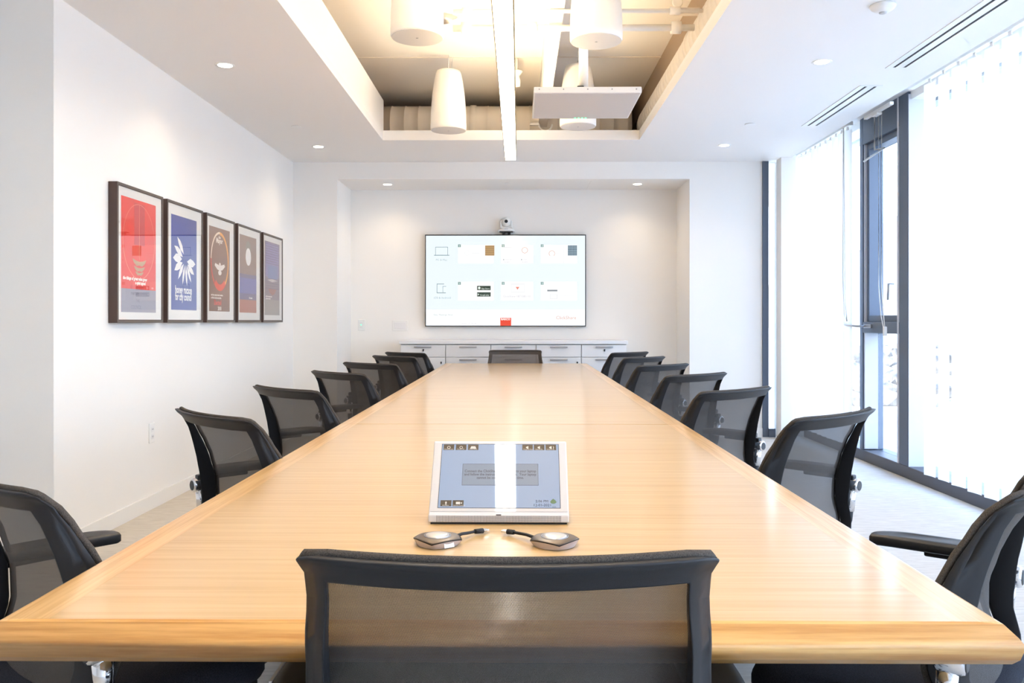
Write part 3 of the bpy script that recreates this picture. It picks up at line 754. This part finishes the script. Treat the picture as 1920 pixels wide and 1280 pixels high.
        text_bm('and the people stand together', .019, bm, X(.08), Y(.185), g2, bold=.0008, sx=1.05); text_bm('to lift the city into the light', .019, bm, X(.08), Y(.150), g2, bold=.0008, sx=1.0); text_bm('2018', .036, bm, X(.40), Y(.015), g2, bold=.0015); art('white_lettering', bm, (240, 232, 225))
        bm = text_bm('Elected', .050, None, X(.22), Y(.078), g2, bold=.002); art('red_lettering', bm, (214, 56, 40))
    elif i == 3:
        art('blue_band', rect(bmesh.new(), X(0), Y(.17), X(1), Y(.50), g), (92, 82, 128)); art('bright_band', rect(bmesh.new(), X(0), Y(.25), X(1), Y(.45), g+.0002), (88, 90, 168)); art('rust_band', rect(bmesh.new(), X(0), Y(0), X(1), Y(.165), g), (172, 96, 76))
        bm = bmesh.new(); disc(bm, X(.5), Y(.82), pw*.16, ph*.12, g); art('halo', bm, (124, 116, 108))
        bm = bmesh.new(); disc(bm, X(.5), Y(.73), pw*.16, ph*.115, g2); art('white_oval', bm, (244, 242, 240))
        bm = bmesh.new(); text_bm('COUNCIL', .034, bm, X(.2), Y(.27), g2); art('pale_lettering', bm, (110, 112, 165))
        bm = bmesh.new(); text_bm('for mayor.', .020, bm, X(.55), Y(.185), g2, bold=.001); art('white_lettering', bm, (240, 235, 230))
    else:
        art('grey_band', rect(bmesh.new(), X(0), Y(0), X(1), Y(.21), g), (150, 142, 136)); art('lilac_field', rect(bmesh.new(), X(.06), Y(.52), X(.94), Y(.985), g), (128, 116, 176)); art('blue_field', rect(bmesh.new(), X(.2), Y(.50), X(.86), Y(.68), g2), (98, 118, 176))
        bm = bmesh.new()
        for k in range(9): rect(bm, X(.06), Y(.70+k*.033), X(.94), Y(.708+k*.033), g3)
        for k in range(4): rect(bm, X(.06), Y(.36+k*.035), X(.94), Y(.372+k*.035), g3)
        art('stripe', bm, (92, 80, 116))
        art('rust_bowl', poly(bmesh.new(), [(X(.22), Y(.36)), (X(.32), Y(.305)), (X(.5), Y(.27)), (X(.68), Y(.305)), (X(.78), Y(.36))], g3), (150, 80, 60))
        bm = bmesh.new(); poly(bm, [(X(.1), Y(.475)), (X(.5), Y(.455)), (X(.9), Y(.475)), (X(.55), Y(.49)), (X(.45), Y(.49))], g3); text_bm('and the sea keeps its own', .018, bm, X(.05), Y(.245), g3, bold=.001); text_bm('quiet hours at night', .018, bm, X(.05), Y(.215), g3, bold=.001); art('white_lettering', bm, (240, 235, 230))
    link('glass_pane', B(e-.002, e-.002, .0485, W_-e+.002, H_-e+.002, .0495), 'pic_glass', t)

# ---------------------------------------------------------------- ceiling fittings
def downlight(x, y, z, label, spot=9):
    t = thing('recessed_downlight', label, 'downlight', (x, y, z), 0, 'recessed ceiling downlights')
    bm = bmesh.new(); lathe(bm, [(.042, -.0005), (.058, -.004), (.060, -.001), (.060, .002)], n=32, cap=False); link('trim_ring', bm, 'white_pl', t)
    link('lens', lathe(bmesh.new(), [(.043, -.0025), (.043, -.001)], n=28), 'lamp', t)
    l = bpy.data.lights.new('downlight_lamp', 'SPOT'); l.energy = spot; l.spot_size = rd(130); l.spot_blend = 1.0; l.color = (1, .78, .52); l.shadow_soft_size = .04
    lo = bpy.data.objects.new('downlight_lamp', l); COL.objects.link(lo); lo.parent = t; lo.location = (0, 0, -.01)
for x, y, la in ((-1.81, 5.24, 'round recessed downlight in the left ceiling, nearer of two'), (-1.81, 7.69, 'round recessed downlight in the left ceiling near the back wall'),
                 (1.84, 5.20, 'round recessed downlight in the window side ceiling, nearer of two'), (1.84, 7.66, 'round recessed downlight in the window side ceiling near the back wall')):
    downlight(x, y, CZ, la)
downlight(-1.35, 8.76, RZ, 'small downlight over the left end of the screen recess', 8)
downlight(1.215, 8.76, RZ, 'small downlight over the right end of the screen recess', 8)
def cover(x, y, z, la, r=.04):
    t = thing('sprinkler_cover', la, 'sprinkler cover', (x, y, z))
    link('plate', lathe(bmesh.new(), [(r*.9, -.006), (r, -.004), (r, -.002)], n=28), 'white_pl', t); link('rim', lathe(bmesh.new(), [(r*.8, -.002), (r*.8, 0)], n=20), 'gap', t)
cover(-1.80, 6.88, CZ, 'flat round sprinkler cover in the left ceiling')
cover(1.845, 6.83, CZ, 'flat round sprinkler cover in the window side ceiling')
cover(-.12, 8.70, RZ, 'flat round sprinkler cover in the screen recess soffit')
bm = bmesh.new(); box(bm, .17, YB+.13, RZ-.003, .18, YR-.02, RZ); box(bm, .72, YB+.13, RZ-.003, .73, YR-.02, RZ); box(bm, .18, YR-.03, RZ-.003, .72, YR-.02, RZ)
tag(link('access_panel', bm, 'ceiling'), 'flush white access panel in the screen recess soffit', 'panel')
t = thing('occupancy_sensor', 'white domed occupancy sensor on the window side ceiling', 'sensor', (1.815, 4.27, CZ))
link('dome', lathe(bmesh.new(), [(.062, 0), (.062, -.008), (.054, -.020), (.036, -.032), (.022, -.036)], n=36), 'white_pl', t)
link('lens', lathe(bmesh.new(), [(.021, -.030), (.018, -.041), (.008, -.045)], n=24), 'grille', t)
def diffuser(y0, y1, la):
    t = thing('linear_diffuser', la, 'air vent', (2.357, (y0+y1)/2, CZ), 0, 'slot air vents by the windows'); L = (y1-y0)/2
    bm = bmesh.new(); e = ((-.078, -.041), (-.023, .023), (.041, .072))
    for a, b_ in e: box(bm, a, -L, -.004, b_, L, 0)
    box(bm, -.078, -L-.02, -.004, .072, -L, 0); box(bm, -.078, L, -.004, .072, L+.02, 0)
    link('frame', bm, 'white_pl', t)
    for a in (-.041, .023): link('slot', B(a, -L, -.0012, a+.018, L, -.0002), 'matt_black', t)
diffuser(5.735, 6.885, 'shorter slot air vent in the ceiling near the narrow window')
diffuser(2.9, 5.31, 'longer slot air vent in the ceiling at the upper right')

# pendant light bar
t = thing('pendant_light_bar', 'long glowing linear pendant light hanging over the table', 'pendant light', (-.066, 3.4, 2.42))
L = 3.38; hw = .043
link('diffuser', B(-hw+.002, -L, 0, hw-.002, L+.001, .020), 'bar_down', t)
bm = bmesh.new(); box(bm, -hw-.003, -L, -.002, -hw+.002, L, .095); box(bm, hw-.002, -L, -.002, hw+.003, L, .095); box(bm, -hw+.002, -L, .05, hw-.002, L, .055); link('housing', bm, mat('bar_housing', srgb(150, 128, 80), .5), t)
link('end_cap', B(-hw, L+.001, -.0005, hw, L+.004, .095), 'white_pl', t)
link('uplight', B(-hw+.004, -L, .088, hw-.004, L, .092), 'bar_up', t)
for y in (-2.6, 0, 2.75):
    link('suspension_cable', tube(bmesh.new(), [(0, y, .055), (0, y, DZ-2.42)], .0015, 6), 'steel', t)
    link('canopy', lathe(bmesh.new(), [(.03, DZ-2.42-.02), (.03, DZ-2.42)], (0, y, 0), 16), 'white_pl', t)

# pendant speakers
def speaker(x, y, la):
    t = thing('pendant_speaker', la, 'speaker', (x, y, 2.69), 0, 'bell-shaped pendant speakers')
    prof = [(.140, .0), (.1445, .006), (.1455, .03), (.1450, .055), (.144, .058), (.1435, .12), (.139, .20), (.130, .30), (.116, .40), (.105, .455), (.096, .478), (.07, .487), (.02, .49)]
    link('shell', lathe(bmesh.new(), prof, n=48), 'white_spk', t)
    g_ = link('grille', lathe(bmesh.new(), [(.139, -.003), (.139, .001)], n=48), 'grille', t)
    link('badge', B(-.006, -.003, -.005, .006, .003, -.003), 'steel', g_)
    link('cable', tube(bmesh.new(), [(0, 0, .48), (.002, 0, DZ-2.69)], .003, 6), 'white_pl', t)
    link('hook', tube(bmesh.new(), [(-.012, 0, .488), (0, 0, .53), (.012, 0, .488)], .003, 6), 'steel', t)
    link('signal_wire', tube(bmesh.new(), [(.02, 0, .485), (.035, 0, .60), (.012, 0, .75), (.02, 0, DZ-2.69)], .0025, 6), 'white_pl', t)
speaker(-.556, 4.66, 'white bell-shaped hanging speaker, near left of the light bar')
speaker(.428, 4.73, 'white bell-shaped hanging speaker, near right, above the square panel')
speaker(-.572, 6.93, 'white bell-shaped hanging speaker, far left, seen whole')
speaker(.470, 6.80, 'white bell-shaped hanging speaker, far right, behind the square panel')

# ceiling microphone panel on its pole
t = thing('ceiling_microphone', 'square white microphone panel on a pole with four green lights', 'microphone', (.383, 5.05, 2.41))
link('panel', B(-.30, -.30, 0, .30, .30, .034, bev=.003), 'white_pl', t)
link('grille', B(-.292, -.292, -.003, .292, .292, .001), 'grille', t)
bm = bmesh.new()
for k in range(4): lathe(bm, [(.005, -.0055), (.005, -.003)], (-.033+k*.022, .272, 0), 10)
link('status_light', bm, 'led_g', t)
link('pole', lathe(bmesh.new(), [(.028, .06), (.028, DZ-2.41)], (0, .02, 0), 20), 'white_pl', t)
link('mounting_plate', lathe(bmesh.new(), [(.10, .034), (.10, .05), (.05, .07), (.03, .09)], (0, .02, 0), 24), 'white_pl', t)
bm = bmesh.new(); tube(bm, [(-.03, -.02, .10), (.03, -.04, .085), (.10, -.06, .075), (.16, -.02, .06)], .005, 6); box(bm, -.04, -.03, .085, 0, .0, .115, bev=.004); link('cable', bm, 'matt_black', t)
link('cable_loop', tube(bmesh.new(), [(.19*math.cos(a)*.8, .19*math.sin(a)*.5, .045+.01*math.sin(3*a)) for a in [2*PI*i/24 for i in range(24)]], .005, 6), 'white_pl', t)
bm = bmesh.new()
for k in range(5): lathe(bm, [(.004, -.3035), (.004, -.3)], (-.27+k*.135, 0, .02), 8, 'y')
link('screw', bm, 'steel', t)

# ducts, beam and conduits up in the coffer
def duct(name, label, p0, p1, r, pitch):
    p0 = Vector(p0); p1 = Vector(p1); d = p1-p0; L_ = d.length; ax = d.normalized()
    t = thing(name, label, 'duct', p0); t.rotation_euler = ax.to_track_quat('Z', 'Y').to_euler()
    prof = [(r, 0)]; z = pitch
    while z < L_-.02:
        prof += [(r, z-.006), (r+.004, z-.003), (r+.004, z+.003), (r, z+.006)]; z += pitch
    prof.append((r, L_))
    link('pipe', lathe(bmesh.new(), prof, n=40), 'duct', t)
    q = .9
    while q < L_-.5:
        link('collar', lathe(bmesh.new(), [(r+.004, q-.03), (r+.010, q-.028), (r+.010, q+.028), (r+.004, q+.03)], n=40, cap=False), 'duct', t); q += 2.35
duct('spiral_duct', 'round spiral duct running along the right side of the coffer', (1.235, 0, 2.945), (1.235, 7.88, 2.945), .15, .105)
duct('spiral_duct', 'round duct crossing behind the far rim of the coffer', (-1.33, 8.12, 2.985), (1.05, 8.12, 2.985), .195, .13)
t = thing('ceiling_beam', 'pale boxed beam running along the deck right of the light bar', 'beam', (.223, 2.2, 2.95))
link('casing', B(-.036, -2.2, 0, .036, 6.5, DZ-2.95), 'white_pl', t)
link('bottom_plate', B(-.039, -2.2, -.006, .039, 6.5, 0), 'grille', t)  # shade of the underside put into a greyer sheet below the white casing
def conduit(label, y, z, x0, x1, r=.014, fl=()):
    t = thing('conduit', label, 'pipe', (0, y, z))
    link('pipe', tube(bmesh.new(), [(x0, 0, 0), (x1, 0, 0)], r, 10), 'deck', t)
    for x in fl: link('coupling', lathe(bmesh.new(), [(r*1.9, x-.03), (r*1.9, x+.03)], n=12, axis='x'), 'deck', t)
conduit('pale conduit crossing the coffer above the square panel', 5.17, 2.915, -.40, 1.06, .020, (-.32, .08, .95))
conduit('thin pale conduit crossing the coffer at the top of the picture', 4.93, 2.93, -.38, 1.06, .012, (-.3, .9))
t = thing('ceiling_sprinkler', 'small white sprinkler hanging from the deck beside the light bar', 'sprinkler', (-.02, 7.0, 3.12))
link('drop_pipe', tube(bmesh.new(), [(0, 0, .06), (0, 0, .18)], .012, 8), 'white_pl', t)
link('head', lathe(bmesh.new(), [(.012, -.06), (.03, -.055), (.034, -.01), (.022, .03), (.05, .062), (.05, .07)], n=20), 'white_pl', t)
t = thing('track_fixture', 'blown out white spotlight bracket left of the light bar', 'light fitting', (-.36, 5.3, 3.0))
link('bracket', B(-.12, -.02, .0, .16, .02, .04, bev=.005), 'white_pl', t); link('stem', tube(bmesh.new(), [(.06, 0, .04), (.03, 0, .3)], .012, 8), 'white_pl', t)
link('knuckle', lathe(bmesh.new(), [(.03, -.14), (.035, -.1), (.02, -.02)], (0, 0, .02), 16, 'x'), 'steel', t)
t = thing('duct_clamp', 'small pale bracket holding the round duct at the coffer corner', 'bracket', (1.02, 5.5, 3.13))
link('arm', B(-.02, -.02, -.02, .14, .02, .02), 'duct', t); link('ring', lathe(bmesh.new(), [(.03, -.01), (.035, 0), (.03, .01)], (0, 0, .06), 16, 'y'), 'white_pl', t)
t = thing('pipe_hanger', 'small pipe hanger with rod behind the far coffer rim', 'bracket', (.24, 7.72, 2.92))
bm = tube(bmesh.new(), [(.06*math.cos(a), 0, .06*math.sin(a)) for a in [PI+PI*i/10 for i in range(11)]], .008, 6); link('saddle', bm, 'white_pl', t)
link('crossbar', B(-.14, -.01, -.01, -.06, .01, .01), 'steel', t); link('rod', tube(bmesh.new(), [(-.06, 0, 0), (-.03, 0, .38)], .003, 6), 'steel', t)

# ---------------------------------------------------------------- touch panel on the table
t = thing('touch_panel', 'white tabletop touch screen with blue display near the foreground chair', 'touch screen', (-.040, 1.678, TZ), -.0055)
hw = .1385
bm = bmesh.new()   # wedge body: side profile (y,z)
pr_ = [(0, .004), (0, .018), (.004, .021), (.112, .147), (.120, .147), (.125, .141), (.16, .004)]
for s in (0,):
    A = [bm.verts.new((-hw, y, z)) for y, z in pr_]; Bq = [bm.verts.new((hw, y, z)) for y, z in pr_]
    bm.faces.new(A); bm.faces.new(Bq[::-1])
    for i in range(len(pr_)):
        j = (i+1) % len(pr_); bm.faces.new((A[i], Bq[i], Bq[j], A[j]))
bmesh.ops.recalc_face_normals(bm, faces=bm.faces[:])
bmesh.ops.bevel(bm, geom=[e for e in bm.edges], offset=.0022, segments=2, affect='EDGES', profile=.5)
link('body', bm, mat('panel_shell', (.60, .58, .57, 1), .4), t)
link('rubber_foot', B(-hw+.004, .004, 0, hw-.004, .15, .005), 'matt_black', t)
# speaker grille dots on the front bar
bm = bmesh.new()
for i in range(86):
    for j in range(5):
        x = -.122+i*.00287; z = .0060+j*.0026; bm.faces.new([bm.verts.new((x+.0011*math.cos(a), -.0004, z+.0010*math.sin(a))) for a in (0, PI/2, PI, 3*PI/2)])
link('speaker_grille', bm, 'gap', t)
link('sensor_slot', B(-.005, -.0008, .0185, .005, .001, .0200), 'matt_black', t)
# display laid on the sloping face
slope = math.atan2(.126, .108)
face = bpy.data.objects.new('glass_front', None)
def on_face(name, bm, m, par, h=0):
    for v in bm.verts:
        x, y, z = v.co; v.co = Vector((x, .004+y*math.cos(slope)-(z+.0006)*math.sin(slope), .021+y*math.sin(slope)+(z+.0006)*math.cos(slope)))
    return link(name, bm, m, par)
FL = math.hypot(.108, .126)
M['front_glass'] = mat('bezel_glass', (.56, .54, .53, 1), .03, spec=.6)
fg = on_face('front_glass', B(-hw+.003, .004, -.0006, hw-.003, FL-.003, .0004), 'front_glass', t)
dm = mat('panel_display', (.05, .06, .07, 1), .03, spec=.7); q = dm.node_tree.nodes['Principled BSDF']; q.inputs['Emission Color'].default_value = srgb(150, 180, 222); q.inputs['Emission Strength'].default_value = .33
M['display'] = dm
sx0, sx1, sy0, sy1 = -.1205, .1215, .012, FL-.007
ds = on_face('display', B(sx0, sy0, .0004, sx1, sy1, .0008), 'display', t)
on_face('display_edge', ring(bmesh.new(), 0, 0, 0, 0, 0, 0, 0, .01, 1) if False else rect(bmesh.new(), sx0-.001, sy0-.001, sx1+.001, sy1+.001, .0006), 'matt_black', t)
DU = lambda u: sx0+(sx1-sx0)*u
DV = lambda v: sy0+(sy1-sy0)*v
def dp(name, bm, c, e=.62): return on_face(name, bm, fm(c, e), ds)
for (u, vv) in ((.012, .905), (.118, .905), (.222, .905), (.69, .905), (.79, .905), (.89, .905), (.018, .02), (.118, .02)):
    b_ = dp('button', rect(bmesh.new(), DU(u), DV(vv), DU(u+.09), DV(vv+.09), .0011), (74, 60, 50), .5)
bm = bmesh.new()
for (u, vv) in ((.057, .945), (.163, .945)): ring(bm, DU(u), DV(vv), .0034, .0034, .001, .0013, n=14)
poly(bm, [(DU(.24), DV(.925)), (DU(.295), DV(.925)), (DU(.285), DV(.965)), (DU(.25), DV(.965))], .0013)
for u in (.722, .822, .922): poly(bm, [(DU(u), DV(.94)), (DU(u+.02), DV(.92)), (DU(u+.02), DV(.97)), (DU(u), DV(.955))], .0013)
ring(bm, DU(.945), DV(.947), .004, .004, .001, .0013, -.8, .8, 8)
disc(bm, DU(.063), DV(.07), .0016, .003, .0013, 10); rect(bm, DU(.055), DV(.035), DU(.071), DV(.042), .0013); rect(bm, DU(.145), DV(.05), DU(.18), DV(.085), .0013); poly(bm, [(DU(.182), DV(.067)), (DU(.195), DV(.052)), (DU(.195), DV(.084))], .0013)
for u, s in ((.018, 'Home Screen'), (.13, 'Power Off'), (.232, 'Video Menu')): text_bm(s, .0034, bm, DU(u), DV(.91), .0013)
for u, s in ((.70, 'Program Mute'), (.80, 'Volume Dn'), (.90, 'Volume Up')): text_bm(s, .0034, bm, DU(u), DV(.91), .0013)
text_bm('Mic Mute', .0034, bm, DU(.035), DV(.024), .0013); text_bm('Camera Controls', .0034, bm, DU(.123), DV(.024), .0013)
dp('button_symbols', bm, (225, 220, 215), .8)
dp('message_box', rect(bmesh.new(), DU(.185), DV(.34), DU(.825), DV(.68), .0010), (70, 84, 108), .5)
dp('message_fill', rect(bmesh.new(), DU(.188), DV(.345), DU(.822), DV(.675), .00115), (140, 160, 186), .62)
bm = bmesh.new()
for k, s in enumerate(('Connect the ClickShare transmitter to your laptop', 'and follow the instructions on screen.  Your laptop', 'cannot be connected at this time.')):
    text_bm(s, .0082, bm, DU(.505), DV(.545-k*.052), .0014, align='CENTER', sx=.86, bold=.00012)
dp('message_lettering', bm, (66, 72, 92), .55)
bm = bmesh.new(); text_bm('2:06 PM', .0078, bm, DU(.852), DV(.080), .0013, align='CENTER'); text_bm('12-01-2021', .0078, bm, DU(.855), DV(.022), .0013, align='CENTER'); dp('clock_lettering', bm, (36, 46, 72), .5)
bm = bmesh.new(); poly(bm, [(DU(.945), DV(.135)), (DU(.93), DV(.115)), (DU(.918), DV(.085)), (DU(.93), DV(.065)), (DU(.945), DV(.06)), (DU(.96), DV(.065)), (DU(.972), DV(.085)), (DU(.96), DV(.115))], .0013); dp('leaf_logo', bm, (72, 132, 96), .6)
bm = bmesh.new(); rect(bm, DU(.935), DV(.01), DU(.965), DV(.016), .0013); dp('logo_caption', bm, (90, 110, 140), .6)

# ---------------------------------------------------------------- two sharing buttons
def puck(x, y, rz, la, cab, sticker):
    t = thing('sharing_button', la, 'gadget', (x, y, TZ), rz, 'sharing buttons on the table')
    def ringpts(s, z, conc=.16, n=10):
        P = []; C_ = [(1, 0), (0, 1), (-1, 0), (0, -1)]
        for i in range(4):
            a, b_ = Vector(C_[i]), Vector(C_[(i+1) % 4])
            for k in range(n):
                f = k/n; p = a*(1-f)+b_*f; nrm = (a+b_).normalized(); P.append((p+nrm*conc*4*f*(1-f))*s)
        return [(p.x, p.y, z) for p in P]
    def skin(rings, cap=True):
        bm = bmesh.new(); R = [[bm.verts.new(p) for p in r] for r in rings]
        for a, b_ in zip(R, R[1:]):
            for i in range(len(a)): j = (i+1) % len(a); f = bm.faces.new((a[i], a[j], b_[j], b_[i])); f.smooth = True
        if cap: bm.faces.new(R[0][::-1]); bm.faces.new(R[-1])
        return bm
    def lift(r, k):   # middle of each side bows up
        n = len(r)//4
        return [(x_, y_, z_+k*4*((i % n)/n)*(1-(i % n)/n)) for i, (x_, y_, z_) in enumerate(r)]
    link('foot', skin([ringpts(.034, 0, .3), ringpts(.038, .002, .25)]), 'matt_black', t)
    side = link('side_band', skin([ringpts(.038, .001, .25), lift(ringpts(.0445, .0105, .17), .0045)], False), mat('puck_side', srgb(178, 172, 176), .35, .4), t)
    link('dark_line', skin([lift(ringpts(.0445, .0103, .17), .0045), lift(ringpts(.0447, .0122, .17), .0045)], False), 'matt_black', t)
    link('top_shell', skin([lift(ringpts(.0446, .0120, .17), .0045), lift(ringpts(.040, .0150, .2), .0025), ringpts(.030, .0188, .35), ringpts(.020, .0195, .45)]), mat('puck_top', srgb(104, 92, 80), .35, .5), t)
    link('button_ring', lathe(bmesh.new(), [(.0245, .019), (.0245, .0205), (.0225, .0205)], n=36, cap=False), 'steel', t)
    link('button', lathe(bmesh.new(), [(.0215, .0195), (.0215, .0208), (.015, .0222), (.002, .0228)], n=36), mat('puck_button', (.72, .68, .62, 1), .3, .6), t)
    pts = [Vector(p) for p in cab]
    c_ = link('cable', tube(bmesh.new(), pts[:-2], .0034, 10), 'black', t)
    link('plug_grip', tube(bmesh.new(), pts[-3:-1], [.0052, .0060], 12), 'black', t)
    d = (pts[-1]-pts[-2]); a = math.atan2(d.y, d.x)
    b_ = B(0, -.006, -.0022, .012, .006, .0022, bev=.0005); bmesh.ops.transform(b_, matrix=Matrix.Translation(pts[-2]) @ Matrix.Rotation(a, 4, 'Z'), verts=b_.verts[:])
    link('plug', b_, 'chrome', t)
    t.scale = (1, 1, .84)
    if sticker:
        b_ = B(-.010, -.0004, -.0052, .010, .0004, .0052); bmesh.ops.transform(b_, matrix=Matrix.Translation((.0272, -.0268, .0078)) @ Matrix.Rotation(PI/4, 4, 'Z') @ Matrix.Rotation(rd(-14), 4, 'X'), verts=b_.verts[:])
        link('sticker', b_, 'white_pl', t)
    return t
puck(-.146, 1.530, rd(-8), 'square grey-brown sharing button with a white sticker, left of two', [(.026, .026, .010), (.036, .040, .012), (.046, .060, .009), (.054, .074, .008), (.066, .086, .007), (.071, .092, .007)], True)
puck(.064, 1.525, rd(8), 'square grey-brown sharing button without a sticker, right of two', [(-.030, .022, .010), (-.045, .042, .012), (-.056, .060, .010), (-.064, .072, .009), (-.074, .082, .008), (-.080, .087, .008)], False)
